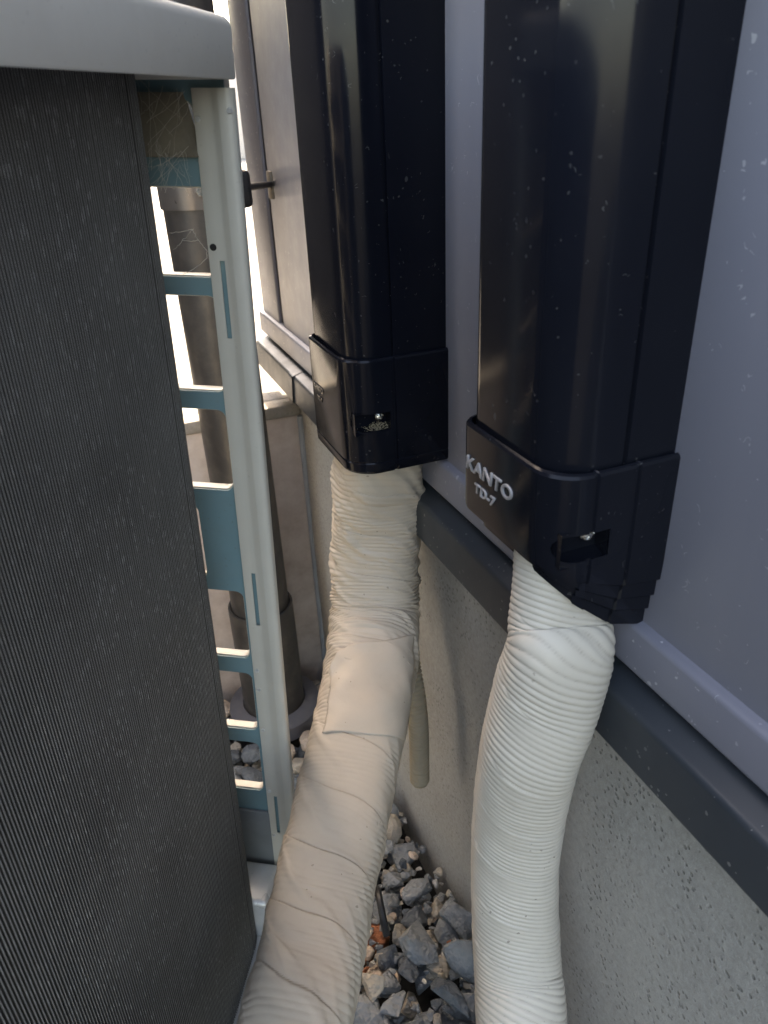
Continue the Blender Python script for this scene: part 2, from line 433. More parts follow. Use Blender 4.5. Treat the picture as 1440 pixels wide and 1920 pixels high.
def capsule_cutter(x0, x1, z0, z1, y0, y1, n=10):
    """rounded on the -X end, square on the +X end"""
    h = (z1 - z0) / 2; zc = (z0 + z1) / 2; rx = h * 1.1
    out = [(x1, z0), (x1, z1)]
    for k in range(n + 1):
        a = math.pi / 2 + math.pi * k / n; out.append((x0 + rx + rx * math.cos(a), zc + h * math.sin(a)))
    V = [(x, y0, z) for x, z in out] + [(x, y1, z) for x, z in out]; m = len(out)
    Fc = [tuple(range(m)), tuple(range(2 * m - 1, m - 1, -1))] + [(i, m + i, m + (i + 1) % m, (i + 1) % m) for i in range(m)]
    me = mesh('cut', V, Fc); bm = bmesh.new(); bm.from_mesh(me); bmesh.ops.recalc_face_normals(bm, faces=bm.faces); bm.to_mesh(me); bm.free(); return me

def duct(kind, y0, Wd, dep, ztop, zbot, label, caplabel):
    T = wthing('line_duct', (-.03, y0 + Wd / 2, zbot), label, 'pipe duct', 'line ducts on the wall')
    gv = [-.0455] if kind == 'L' else [-.030]
    body = duct_profile(y0, Wd, dep, 0, 8, gv, .024 if kind == 'L' else .026, .013, .0022)
    me = loft([[(x, y, z) for x, y in body] for z in (ztop - .02, .9, 2.4)], 'cover')
    cov = wpart('cover', autosmooth(me, 24), DUCT, T)
    base = duct_profile(y0 + .004, Wd - .008, .012, 0, 4)
    wpart('back_plate', autosmooth(loft([[(x + .0005, y, z) for x, y in base] for z in (ztop - .02, 2.4)], 'back'), 30), DUCT, T)
    o = .0042
    rows = []
    gv2 = [-.046] if kind == 'L' else [-.024, -.0478]
    def prof(off): return duct_profile(y0, Wd, dep, off, 9, gv2, .024 if kind == 'L' else .0205, .013, .0014)
    if kind == 'L':
        for z, f in ((ztop, o - .0022), (ztop - .0006, o - .0008), (ztop - .002, o), (ztop - .005, o), (zbot + .012, o), (zbot + .0108, o - .0005), (zbot + .0098, o), (zbot + .003, o - .0003), (zbot + .0008, o - .0015), (zbot, o - .004)):
            rows.append([(x, y, z) for x, y in prof(f)])
    else:
        # the lower edge slants: high at the front, low at the wall; three step rings under the screw pocket
        def zl(x, zf, zw): t = min(max((-x - .008) / .060, 0), 1) ** 1.35; return zw + (zf - zw) * t
        for z, f in ((ztop, o - .0022), (ztop - .0006, o - .0008), (ztop - .002, o), (ztop - .005, o), (ztop - .03, o)):
            rows.append([(x, y, z) for x, y in prof(f)])
        steps = [(.4895, .478, o), (.4872, .4675, o - .0004), (.4866, .4652, o - .0028), (.4856, .4560, o - .0030), (.4850, .4536, o - .0054), (.4844, .4455, o - .0056), (.4838, .4431, o - .0080), (.4825, .4330, o - .0082)]
        for zf, zw, f in steps: rows.append([(x, y, zl(x, zf, zw)) for x, y in prof(f)])
        rows.append([(x, y, zl(x, .4822, .4327)) for x, y in prof(o - .0100)])
    cap = loft(rows, 'end_cap')
    bm = bmesh.new(); bm.from_mesh(cap); bmesh.ops.recalc_face_normals(bm, faces=bm.faces); bm.to_mesh(cap); bm.free()
    # normals must point outwards (towards -Y / -X)
    if sum(p.normal.y * (-1) + p.normal.x * (-1) for p in cap.polygons if p.center.y < y0 + .004) < 0: cap.flip_normals()
    cap = solidify(cap, .0022 if kind == 'L' else .0009, -1, kind == 'L')
    if kind == 'L': cap = boolean(cap, capsule_cutter(-.0800, -.0500, .4735, .4880, y0 - .02, y0 + .012))
    else: cap = boolean(cap, capsule_cutter(-.0660, -.0370, .4930, .5080, y0 - .02, y0 + .012))
    ec = wpart('end_cap', autosmooth(cap, 28), DUCT, T); tag(ec, caplabel)
    # pocket behind the slot: a shallow tray with a sloped floor
    x0, x1, z0, z1 = (-.079, -.0495, .4715, .4895) if kind == 'L' else (-.0640, -.0365, .4900, .5100)
    yf, yb = y0 - o + .0016, y0 + .0075
    V = [(x0, yf, z0), (x1, yf, z0), (x1, yb, z0 + .003), (x0, yb, z0 + .003), (x0, yf, z1), (x1, yf, z1), (x1, yb, z1), (x0, yb, z1)]
    wpart('screw_pocket', mesh('pocket', V, [(0, 1, 2, 3), (2, 6, 7, 3), (4, 7, 6, 5), (0, 3, 7, 4), (1, 5, 6, 2)]), DUCT, ec)
    if kind == 'L':
        screw('screw', (-.0565, yb - .004, .4835), (-.15, -1, .35), .0041, ec)
        gV = []; gF = []; gs = random.Random(5)
        for k in range(420):
            u = min(1, max(0, gs.gauss(.66, .20))); v = gs.random() ** .8; q = gs.uniform(.00018, .00048)
            hgt = .0030 * math.exp(-((u - .70) / .26) ** 2) * gs.random() * v
            c0 = np.array([x0 + .004 + u * (x1 - x0 - .0045), yf + .001 + v * (yb - yf - .0012), z0 + .0004 + .003 * v + hgt]); b0 = len(gV)
            for t_ in ((1, 0, -.6), (-.5, .87, -.6), (-.5, -.87, -.6), (0, 0, .8)): gV.append(c0 + q * np.array(t_) * gs.uniform(.7, 1.3))
            gF += [(b0, b0 + 2, b0 + 1), (b0, b0 + 1, b0 + 3), (b0 + 1, b0 + 2, b0 + 3), (b0 + 2, b0, b0 + 3)]
        wpart('blown_sand', mesh('sand', gV, gF), SAND, ec)['kind'] = 'stuff'
    else:
        screw('screw', (-.0455, yb - .0045, .5045), (-.1, -1, .3), .0045, ec)
    # moulded lettering on the front of the cap
    fx = -(dep + o) - .0001
    if kind == 'L':
        lines = [('KANTO', .0068, .585, .4885), ('TD-7', .0056, .577, .4800)]; ex = .00025
    else:
        lines = [('KANTO', .0112, .3350, .5135), ('TD-7', .0080, .3245, .5025)]; ex = .0007
    for s, size, yy, zz in lines:
        tm = text_mesh(s, size, ex, .10, .0002, 1.05)
        for v in tm.vertices: v.co = (fx - v.co.z, yy - v.co.x * (1.22 if kind == 'R' else 1.0), zz + v.co.y)
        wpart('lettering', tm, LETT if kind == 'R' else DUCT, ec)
    return T
duct('L', .503, .094, .080, .5305, .4360, 'glossy black pipe duct farther along the wall, above the beige taped pipe', 'plain black duct end cap with a sandy screw slot')
duct('R', .2535, .088, .0665, .5400, .4400, 'dusty black pipe duct nearest the camera, above the ribbed ivory pipe', 'black duct end cap with raised letters and stepped lower rings')

# ------------------------------------------------------------------ taped pipe bundles
def catmull(P, n):
    P = np.array(P, float); Q = np.vstack([2 * P[0] - P[1], P, 2 * P[-1] - P[-2]]); out = []
    for i in range(1, len(Q) - 2):
        for t in np.linspace(0, 1, n, endpoint=False):
            a, b, c, d = Q[i - 1], Q[i], Q[i + 1], Q[i + 2]
            out.append(.5 * ((2 * b) + (-a + c) * t + (2 * a - 5 * b + 4 * c - d) * t * t + (-a + 3 * b - 3 * c + d) * t ** 3))
    out.append(Q[-2]); return np.array(out)
class Noise2:
    def __init__(s, seed, k=26, lo=1, hi=5):
        g = np.random.default_rng(seed); s.a = g.uniform(0, 2 * np.pi, k); s.f = g.uniform(lo, hi, k); s.p = g.uniform(0, 2 * np.pi, k); s.k = k
    def __call__(s, x, y):
        o = 0
        for a, f, p in zip(s.a, s.f, s.p): o = o + np.sin(f * (x * np.cos(a) + y * np.sin(a)) + p)
        return o / math.sqrt(s.k / 2) / 1.6
def sweep(path, wid, thick, step, nseg, disp, expo=2.3, view0=None):
    """path Nx3 control points, wid/thick per control point; disp(s,theta)->(height,dirt)"""
    P = catmull(np.hstack([np.array(path), np.array(wid)[:, None], np.array(thick)[:, None]]), 60)
    # smooth a little
    for _ in range(30): P[1:-1] = P[1:-1] * .5 + (P[:-2] + P[2:]) * .25
    L = np.concatenate([[0], np.cumsum(np.linalg.norm(np.diff(P[:, :3], axis=0), axis=1))])
    s = np.arange(0, L[-1], step); P = np.array([np.interp(s, L, P[:, k]) for k in range(5)]).T
    T = np.gradient(P[:, :3], axis=0); T /= np.linalg.norm(T, axis=1)[:, None]
    view = np.array([-.25, -.50, .30])[None, :].repeat(len(s), 0)       # towards the open side of the gap
    if view0 is not None:
        k_ = np.clip((s - .075) / .09, 0, 1)[:, None]; k_ = k_ * k_ * (3 - 2 * k_); view = np.array(view0)[None, :] * (1 - k_) + view * k_
    S = np.cross(T, view); S /= np.linalg.norm(S, axis=1)[:, None]; N = np.cross(S, T)   # S sideways, N outward to the gap
    th = np.linspace(-np.pi, np.pi, nseg, endpoint=False)
    ct, st = np.cos(th), np.sin(th)
    e = 2 / expo
    ux = np.sign(st) * np.abs(st) ** e; un = np.sign(ct) * np.abs(ct) ** e
    SS, TH = np.meshgrid(s, th, indexing='ij')
    h, dirt_shade = disp(SS, TH)
    rad = np.stack([ux, un], 1); nor = np.stack([np.sign(st) * np.abs(st) ** (2 - e), np.sign(ct) * np.abs(ct) ** (2 - e)], 1); nor /= np.linalg.norm(nor, axis=1)[:, None]
    X = P[:, None, :3] + S[:, None, :] * ((P[:, 3, None] / 2) * ux[None, :] + h * nor[None, :, 0])[..., None] + N[:, None, :] * ((P[:, 4, None] / 2) * un[None, :] + h * nor[None, :, 1])[..., None]
    nS, nT = len(s), nseg
    idx = np.arange(nS * nT).reshape(nS, nT)
    a = idx[:-1]; b = np.roll(idx, -1, 1)[:-1]; c = np.roll(idx, -1, 1)[1:]; d = idx[1:]
    me = bpy.data.meshes.new('pipe'); quads = np.stack([a, b, c, d], -1).reshape(-1, 4)
    me.vertices.add(nS * nT); me.vertices.foreach_set('co', X.reshape(-1).astype(np.float32))
    me.loops.add(quads.size); me.loops.foreach_set('vertex_index', quads.reshape(-1).astype(np.int32))
    me.polygons.add(len(quads)); me.polygons.foreach_set('loop_start', (np.arange(len(quads)) * 4).astype(np.int32)); me.polygons.foreach_set('loop_total', np.full(len(quads), 4, np.int32))
    me.update(calc_edges=True)
    at = me.attributes.new('dirt_shade', 'FLOAT', 'POINT'); at.data.foreach_set('value', dirt_shade.reshape(-1).astype(np.float32))
    for p in me.polygons: p.use_smooth = True
    me.flip_normals() if False else None
    return me, X, s, th
def sm(x, a, b): t = np.clip((x - a) / (b - a), 0, 1); return t * t * (3 - 2 * t)

# --- right: ivory, ribbed
rp = [(-.035, .290, .520), (-.0370, .2840, .470), (-.0400, .2795, .436)] + [tuple(hitx(x, y, X)) for x, y, X in ((1050, 1212, -.0432), (1026, 1300, -.0480), (995, 1400, -.0555), (976, 1500, -.0545), (966, 1600, -.055), (965, 1700, -.057), (969, 1800, -.062), (976, 1900, -.070))] + [(-.083, .214, .06), (-.105, .165, .01), (-.14, .09, -.02)]
rw = [.056, .0575, .0600, .0618, .0620, .0600, .0600, .0595, .0610, .0620, .0630, .063, .063, .063]
n1 = Noise2(3, 20, .6, 2.2); n2 = Noise2(5, 24, .8, 3.0); n3 = Noise2(8, 24, 1, 4)
def disp_r(s, th):
    t = th
    pitch = .0042
    warp = .0013 * n1(s * 40, t * 1.3) + .0105 * np.sin(t + .25)
    ph = (s + warp) / pitch
    rib = np.abs(np.sin(np.pi * ph)) ** .5
    amp = .00125 * (.72 + .28 * np.clip(n2(s * 70, t * 1.6) + .45, 0, 1))
    # helical tape laps, pitch .05, flat tape bands that fade the ribs left of centre
    lap = (s + .0125 * t + .0018 * n1(s * 20 + 3, t)) / .047
    fr = lap - np.floor(lap)
    smooth = .85 * np.exp(-((t - .35) / .50) ** 2) * sm(fr, .0, .10) * (1 - sm(fr, .28, .55))
    amp = amp * (1 - .85 * smooth) * (1 - .35 * np.exp(-((fr - .02) / .03) ** 2))
    step = .0006 * (1 - fr) * (.4 + .6 * np.clip(n3(s * 30, t) + .5, 0, 1))
    lipd = .0006 * np.exp(-((fr - .985) / .012) ** 2)
    amp = amp * (.75 + .25 * sm(s, .055, .09))
    h = amp * (rib - .5) + (step - lipd) * sm(s, .06, .09) + .0003 * n3(s * 26, t * 1.1) * .6
    # diagonal stretch wrinkles
    wr = n3(s * 210 + t * 2.6, t * 1.0 - s * 20); h = h + .00022 * np.clip(wr, 0, 1.2)
    dirt_shade = .10 * np.exp(-((fr - .99) / .012) ** 2) +   .50 * (1 - rib) ** 2  # dirt along the tape laps, plus shade painted into the rib valleys
    return h, np.clip(dirt_shade, 0, 1)
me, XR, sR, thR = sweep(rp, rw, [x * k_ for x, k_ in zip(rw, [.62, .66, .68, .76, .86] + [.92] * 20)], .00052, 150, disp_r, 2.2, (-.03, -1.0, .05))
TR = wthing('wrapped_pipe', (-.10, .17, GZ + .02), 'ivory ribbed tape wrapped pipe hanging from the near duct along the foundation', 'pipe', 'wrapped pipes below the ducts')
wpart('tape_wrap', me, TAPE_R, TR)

# --- left: beige, wide smooth tape
lp_px = [(707, 880, .648), (706, 960, .672), (705, 1050, .688), (704, 1150, .690), (697, 1235, .662), (679, 1340, .622), (655, 1450, .586), (634, 1550, .555), (612, 1650, .526), (582, 1800, .482), (557, 1905, .452)]
lp = [(-.040, .552, .50), (-.0405, .5515, .450)] + [tuple(atdepth(*p)) for p in lp_px]
d_ = np.array(lp[-1]) - np.array(lp[-2]); lp += [tuple(np.array(lp[-1]) + d_ * 1.0 + np.array([0, 0, -.01])), tuple(np.array(lp[-1]) + d_ * 2.2 + np.array([0, 0, -.05]))]
lw = [.060, .064, .0735, .0765, .0775, .0790, .0785, .0765, .0740, .0725, .0705, .0680, .0670, .067, .067]
m1 = Noise2(13, 20, .6, 2.4); m2 = Noise2(15, 26, .8, 3.2); m3 = Noise2(18, 26, 1, 4.5); m4 = Noise2(21, 20, .5, 1.8)
def disp_l(s, th):
    t = th
    upper = 1 - sm(s, .255, .345)                     # crinkled upper half, tight smooth lower half
    side = .30 + .70 * (sm(np.abs(t), .45, 1.25))
    pitch = .0044
    warp = .0030 * m1(s * 60, t * 1.5) + .002 * np.sin(2 * t)
    rib = np.abs(np.sin(np.pi * (s + warp) / pitch)) ** .8
    brk = np.clip(m2(s * 110, t * 2.0) + .5, 0, 1)
    amp = (.0023 * upper + .0007 * (1 - upper)) * side * (.45 + .55 * brk)
    lap = (s + (.0072 + .004 * (1 - upper)) * t + .0012 * m4(s * 20, t)) / .046
    fr = lap - np.floor(lap)
    step = .0006 * (1 - fr)
    notch = .0005 * np.exp(-((fr - .99) / .010) ** 2)
    wr = m3(s * 170 + t * 2.2, t * 1.3 - s * 15)
    wr2 = m3(s * 95 + t * 3.4 + 7, t * .9 + s * 10)
    fade = .25 + .75 * sm(s, .055, .10); amp = amp * fade
    h = amp * (rib - .5) + step - notch + fade * (.0011 * upper + .0003) * np.clip(wr, -.2, 1.1) + (.0013 * upper + .0010) * np.clip(wr2 - .25, 0, 1)
    h = h + .0003 * m4(s * 16, t * 1.2)
    dirt_shade = (.60 * np.exp(-((fr - .992) / .0065) ** 2)) * (.35 + .65 * np.clip(m2(s * 60, t) + .4, 0, 1)) + .40 * (1 - rib) ** 2 * side * upper  # lap-edge dirt, with painted shade in the creases of the upper half
    return h, np.clip(dirt_shade, 0, 1)
me, XL, sL, thL = sweep(lp, lw, [x * .86 for x in lw], .0006, 170, disp_l, 3.0, (-.03, -1.0, .05))
TL = wthing('wrapped_pipe', tuple(lp[-1]), 'beige taped pipe bundle bending from the far duct down to the air conditioner', 'pipe', 'wrapped pipes below the ducts')
wpart('tape_wrap', me, TAPE_L, TL)
# loose end of the tape: a patch lying on the bend with a curled, yellowed corner
def nearest_s(px, py):
    best = None
    for i in range(0, len(sL), 4):
        for j in range(0, len(thL), 2):
            p = XL[i, j]; c = R.T @ (p - C)
            if c[2] <= 0: continue
            x, y = CX + F * c[0] / c[2], CY + F * c[1] / c[2]
            nrm_ok = (C - p) @ (p - XL[i].mean(0)) > 0
            if not nrm_ok: continue
            dd = (x - px) ** 2 + (y - py) ** 2
            if best is None or dd < best[0]: best = (dd, i, j)
    return best[1], best[2]
corn = [nearest_s(*p) for p in ((628, 1222), (775, 1190), (770, 1400), (604, 1373))]
nu, nv = 40, 50; Vp = []
for a in range(nv):
    v = a / (nv - 1)
    for b in range(nu):
        u = b / (nu - 1)
        fi = (1 - v) * ((1 - u) * corn[0][0] + u * corn[1][0]) + v * ((1 - u) * corn[3][0] + u * corn[2][0])
        fj = (1 - v) * ((1 - u) * corn[0][1] + u * corn[1][1]) + v * ((1 - u) * corn[3][1] + u * corn[2][1])
        # rounded / torn upper left corner
        if u < .42: fi += (1 - math.sqrt(max(0, 1 - ((.42 - u) / .42) ** 2))) * 34 * (1 - v) ** 2 - (14 if u > .24 else 0) * (1 - v) ** 6 * 0
        i = int(min(max(round(fi), 2), len(sL) - 3)); j = int(round(fj)) % len(thL)
        p = XL[max(i - 3, 0):i + 4, [(j - 2) % len(thL), j, (j + 2) % len(thL)]].reshape(-1, 3).mean(0); ctr = XL[i].mean(0); o_ = nrm(p - ctr)
        lift = .0008 + .0030 * max(0, 1 - math.hypot(u / .30, v / .22)) ** 1.3
        lift += .0004 * math.sin(9 * u + 14 * v)
        Vp.append(p + o_ * lift)
Vp = np.array(Vp).reshape(nv, nu, 3)
for _ in range(6):
    Vp[1:-1, 1:-1] = .5 * Vp[1:-1, 1:-1] + .125 * (Vp[:-2, 1:-1] + Vp[2:, 1:-1] + Vp[1:-1, :-2] + Vp[1:-1, 2:])
pm = mesh('patch', Vp.reshape(-1, 3), grid_faces(nv, nu)); pm = solidify(pm, .00025, 0)
tag(wpart('tape_end', pm, TAPE_L, TL, True), 'loose end of the beige tape with a curled corner')

# --- condensate hose behind the beige pipe
ht = hitx(752, 1150, -.030); hb = hitx(787, 1462, -.034); hm_ = hitx(782, 1330, -.032)
hp = catmull([ht + np.array([-.004, .03, .10]), ht, hm_, hb], 90)
nseg = 22; V = []; Lh = np.concatenate([[0], np.cumsum(np.linalg.norm(np.diff(hp, axis=0), axis=1))])
for i, p in enumerate(hp):
    t = nrm(hp[min(i + 1, len(hp) - 1)] - hp[max(i - 1, 0)]); a = nrm(np.cross(t, [0, 1, 0])); b = np.cross(t, a)
    r = .0096 + .0007 * (1 if math.sin(2 * math.pi * Lh[i] / .0042) > 0 else -1)
    for k in range(nseg): an = 2 * math.pi * k / nseg; V.append(p + r * (a * math.cos(an) + b * math.sin(an)))
n_ = len(hp)
Fh = grid_faces(n_, nseg, True)
hm = mesh('hose', V, Fh)
hT = wthing('drain_hose', tuple(hb), 'thin olive beige corrugated drain hose end hanging behind the beige taped pipe', 'hose')
wpart('corrugated_tube', autosmooth(hm, 60), HOSE, hT)
tt = nrm(hp[-1] - hp[-8])
wpart('hose_end', autosmooth(cyl(hp[-1] - tt * .001, hp[-1] + tt * .0035, .0102, .0088, 22, True), 40), HOSE, hT)

# ------------------------------------------------------------------ air conditioner outdoor unit (leans a little)
def _rx(a): c, s = np.cos(a), np.sin(a); return np.array([[1, 0, 0], [0, c, -s], [0, s, c]])
def _ry(a): c, s = np.cos(a), np.sin(a); return np.array([[c, 0, s], [0, 1, 0], [-s, 0, c]])
def _rz(a): c, s = np.cos(a), np.sin(a); return np.array([[c, -s, 0], [s, c, 0], [0, 0, 1]])
AQ = _rz(np.radians(-30.42)) @ _rx(np.radians(.79)) @ _ry(np.radians(2.65))
_r = ray(441, 150); AP = C + _r * .45 / np.linalg.norm(_r[:2])
HB = .735                                         # local z of everything is measured from the lid's lower edge, base at -HB
AC = bpy.data.objects.new('air_conditioner', None); COL.objects.link(AC)
org = AP + AQ @ np.array([0, 0, -HB])
Mx = Matrix.Identity(4)
for i in range(3):
    for j in range(3): Mx[i][j] = AQ[i, j]
    Mx[i][3] = org[i]
AC.matrix_world = Mx
tag(AC, 'cream air conditioner outdoor unit with dusty finned coil and open corner post', 'air conditioner')
def apart(name, me, mat, parent=AC, smooth=False):
    if parent is AC:
        for v in me.vertices: v.co.z += HB
    else:
        for v in me.vertices: v.co.z += HB
    o = link(name, me, mat, None, smooth); o.parent = parent; return o
AW, AL = .30, .80                                 # depth (a) and length (b)
# lid: folded-down lip with rounded edges
def rrect(a0, a1, b0, b1, r, seg=5):
    out = []
    for cx, cy, s0 in ((a1 - r, b1 - r, 0), (a0 + r, b1 - r, 90), (a0 + r, b0 + r, 180), (a1 - r, b0 + r, 270)):
        for k in range(seg + 1):
            t = math.radians(s0 + 90 * k / seg); out.append((cx + r * math.cos(t), cy + r * math.sin(t)))
    return out
rows = []
for z, ins in ((.0215, .0022), (.0012, .0022), (.0002, .0016), (.0002, .0006), (.0012, 0), (.0225, 0), (.0245, .0004), (.0262, .0014), (.0273, .0028), (.0278, .0045), (.0281, .012), (.0286, .06)):
    rows.append([(a, b, z) for a, b in rrect(-AW + ins, .0012 - ins, -AL + ins, .0020 - ins, max(.0035, .0055 - ins * .2))])
nr = len(rows[0]); V = [p for r in rows for p in r]
Fl = grid_faces(len(rows), nr, True) + [tuple(range((len(rows) - 1) * nr, len(rows) * nr)), tuple(range(nr))[::-1]]
lidm = mesh('lid', V, Fl); apart('lid', autosmooth(lidm, 45), mat_plain('brightened_lid_enamel', (.80, .775, .70), .42, .4, .03, 7, 0, .05, .10))  # same cream paint as the cabinet, lightened to stand in for light
apart('lid_underside', box(-AW + .006, -.004, -AL + .006, -.006, .012, .0208), DARKIN)
# coil
ca, cr, cb = -.032, .045, -.060
def coil_path(step):
    pts = []; L1 = AL - .03 + cb; n1_ = int(L1 / step)
    for k in range(n1_): pts.append(((ca, -AL + .03 + k * step), (1, 0)))
    n2_ = int(cr * math.pi / 2 / step)
    for k in range(n2_):
        t = (k + .5) / n2_ * math.pi / 2; pts.append(((ca - cr + cr * math.cos(t), cb + cr * math.sin(t)), (math.cos(t), math.sin(t))))
    for k in range(int(.17 / step)): pts.append(((ca - cr - k * step, cb + cr), (0, 1)))
    return pts
CT, CB = .010, -.690
V = []; Fc = []
for (a, b), (na, nb) in coil_path(.00195):
    ta, tb = -nb, na; h = .00026; k = len(V); jit = random.uniform(-.00008, .00008); bend = random.uniform(-.00006, .00006)
    for z in (CB, CT):
        for d, s_ in ((jit, -1), (jit, 1), (-.02, 1), (-.02, -1)):
            V.append((a + na * d + ta * (h * s_ + bend), b + nb * d + tb * (h * s_ + bend), z))
    Fc += [(k, k + 1, k + 5, k + 4), (k + 1, k + 2, k + 6, k + 5), (k + 2, k + 3, k + 7, k + 6), (k + 3, k, k + 4, k + 7), (k + 4, k + 5, k + 6, k + 7), (k, k + 3, k + 2, k + 1)]
fm = mesh('fins', V, Fc); fm.materials.append(FIN); fm.materials.append(mat_finside())
fm.polygons.foreach_set('material_index', [0 if i % 6 == 0 else 1 for i in range(len(Fc))])
coil = apart('coil', fm, None); coil['kind'] = 'stuff'
cp = coil_path(.004); V = []
for (a, b), (na, nb) in cp: V += [(a - na * .0065, b - nb * .0065, CB), (a - na * .0065, b - nb * .0065, CT)]
Fb = [(2 * i, 2 * i + 2, 2 * i + 3, 2 * i + 1) for i in range(len(cp) - 1)]
apart('coil_core', mesh('core', V, Fb), DARKIN, AC, True)
# corner post: folded sheet with slots
pc = [(-.0245, .0005), (-.0230, 0), (-.0182, 0), (-.0150, 0), (-.0125, -.0006), (-.0098, -.0030), (-.0085, -.0034), (-.0050, -.0034), (-.0030, -.0030), (-.0018, -.0014), (-.0022, .004)]
slots = [(-.137, -.091), (-.359, -.311), (-.601, -.551)]
zs = sorted([-.0035, -.66] + [z for s_ in slots for z in s_] + list(np.linspace(-.65, -.01, 20)))[::-1]
V = []; taper = {}
for z in zs:
    dx = -.0026 * (z / -.6) * 1.0
    for k, (a, b) in enumerate(pc):
        zz = z
        if z < -.655: zz = z + .035 * max(0, 1 - (a + .0245) / .016) * 0 - .018 * (1 if 2 < k < 9 else 0)
        V.append((a + dx * (1 if a < -.012 else .2), b, zz))
npc = len(pc); Fp = []
for i in range(len(zs) - 1):
    zc = (zs[i] + zs[i + 1]) / 2
    for j in range(npc - 1):
        if j == 2 and any(s0 < zc < s1 for s0, s1 in slots): continue
        Fp.append((i * npc + j, i * npc + j + 1, (i + 1) * npc + j + 1, (i + 1) * npc + j))
post = solidify(mesh('post', V, Fp), .0009, 0)
po = apart('corner_post', autosmooth(post, 50), CREAM); tag(po, 'cream folded steel corner post with narrow slots')
for a, z in ((-.0225, -.018), (-.0035, -.014)):
    b = -.0006 if a < -.01 else -.0037
    me = cyl((a, b + .0004, z), (a, b - .0007, z), .0018, .0012, 14); apart('rivet', autosmooth(me, 40), GALV, po)
for z in (-.405, -.425, -.470, -.545, -.605):
    dx = -.0026 * (z / -.6); me = cyl((-.0215 + dx, .0004, z), (-.0215 + dx, -.0014, z), .0021, .0013, 14); apart('rivet', autosmooth(me, 40), GALV, po)
apart('hole_shade_disc', cyl((-.0215, .0004, -.0835), (-.0215, -.0009, -.0835), .0020, .0020, 16), BLACKP, po)  # black disc painted in for the shade inside a hole
# side panel with ladder openings (sheet seen from the inside)
def holes_curve(name, outer, holes, ext, bev=0.0, res=4):
    cu = bpy.data.curves.new(name, 'CURVE'); cu.dimensions = '2D'; cu.fill_mode = 'BOTH'; cu.extrude = ext; cu.bevel_depth = bev; cu.bevel_resolution = 1
    for loop in [outer] + holes:
        sp = cu.splines.new('POLY'); sp.points.add(len(loop) - 1); sp.use_cyclic_u = True
        for p, (x, y) in zip(sp.points, loop): p.co = (x, y, 0, 1)
    ob = bpy.data.objects.new(name, cu); COL.objects.link(ob)
    dg = bpy.context.evaluated_depsgraph_get(); dg.update()
    me = bpy.data.meshes.new_from_object(ob.evaluated_get(dg)); bpy.data.objects.remove(ob); return me
ops = [(-.0335, -.0085, -.0255), (-.1015, -.0515, -.0215), (-.1735, -.1120, -.0235), (-.2455, -.1855, -.0265), (-.3960, -.3310, -.0285), (-.4750, -.4115, -.0290), (-.5500, -.4895, -.0300)]
holes = [[(x, y) for x, y in rrect(-.215, r_, z0, z1, .0062, 5)] for z0, z1, r_ in ops]
holes.append(rrect(-.215, -.0545, -.3215, -.2585, .006, 5))
outer = [(-.235, -.655), (-.0075, -.655), (-.0075, .016), (-.235, .016)]
pmesh = holes_curve('side_panel', outer, holes, .0005, .0001)
for v in pmesh.vertices: x, y, z = v.co; v.co = (x, .0035 - z, y)
sp_ = apart('side_panel', autosmooth(pmesh, 30), BLUEG); tag(sp_, 'blue grey inner face of the side panel with ladder openings')
pm2 = holes_curve('outer_skin', outer, [[(x, y) for x, y in rrect(-.2145, r_ - .0006, z0 + .0006, z1 - .0006, .006, 5)] for z0, z1, r_ in ops] + [rrect(-.2145, -.0551, -.3209, -.2591, .006, 5)], .0032, .0004)
for v in pm2.vertices: x, y, z = v.co; v.co = (x, .0080 - z, y)
apart('outer_skin', autosmooth(pm2, 30), CREAM, sp_)
# dusty foam block in the top opening
V = [(-.075, .004, -.0365), (-.0225, .004, -.0365), (-.0250, .004, -.028), (-.0300, .004, -.0055), (-.075, .004, -.0055)]
V2 = [(a - (.003 if a > -.05 else 0), b - .007, z) for a, b, z in V]
fbm = mesh('foam', V + V2, [(0, 1, 2, 3, 4), (9, 8, 7, 6, 5)] + [(i, i + 5, (i + 1) % 5 + 5, (i + 1) % 5) for i in range(5)])
apart('foam_block', fbm, FOAM)
# base pan
rows = []
for z, ins in ((-HB, .004), (-HB, .0), (-.668, 0), (-.664, .0010), (-.664, .0035), (-.668, .0045), (-.690, .006), (-.6935, .010), (-.6935, .03)):
    rows.append([(a, b, z) for a, b in rrect(-AW + ins, .0045 - ins, -AL + ins, .010 - ins, .016, 5)])
nr = len(rows[0]); V = [p for r in rows for p in r]
bpm = mesh('base_pan', V, grid_faces(len(rows), nr, True) + [tuple(range((len(rows) - 1) * nr, len(rows) * nr)), tuple(range(nr))[::-1]])
bp = apart('base_pan', autosmooth(bpm, 40), GALV)
# raised floor step inside the corner
apart('floor_step', autosmooth(box(-.20, -.020, -.046, -.004, -.6930, -.640, .005, 4)), GALV, bp)
apart('panel_lip', autosmooth(box(-.20, -.0265, -.0005, .0025, -.655, -.575, .0008, 2)), mat_plain('grey_zinc_lip', (.16, .175, .18), .5, .4, .12, 30), sp_)
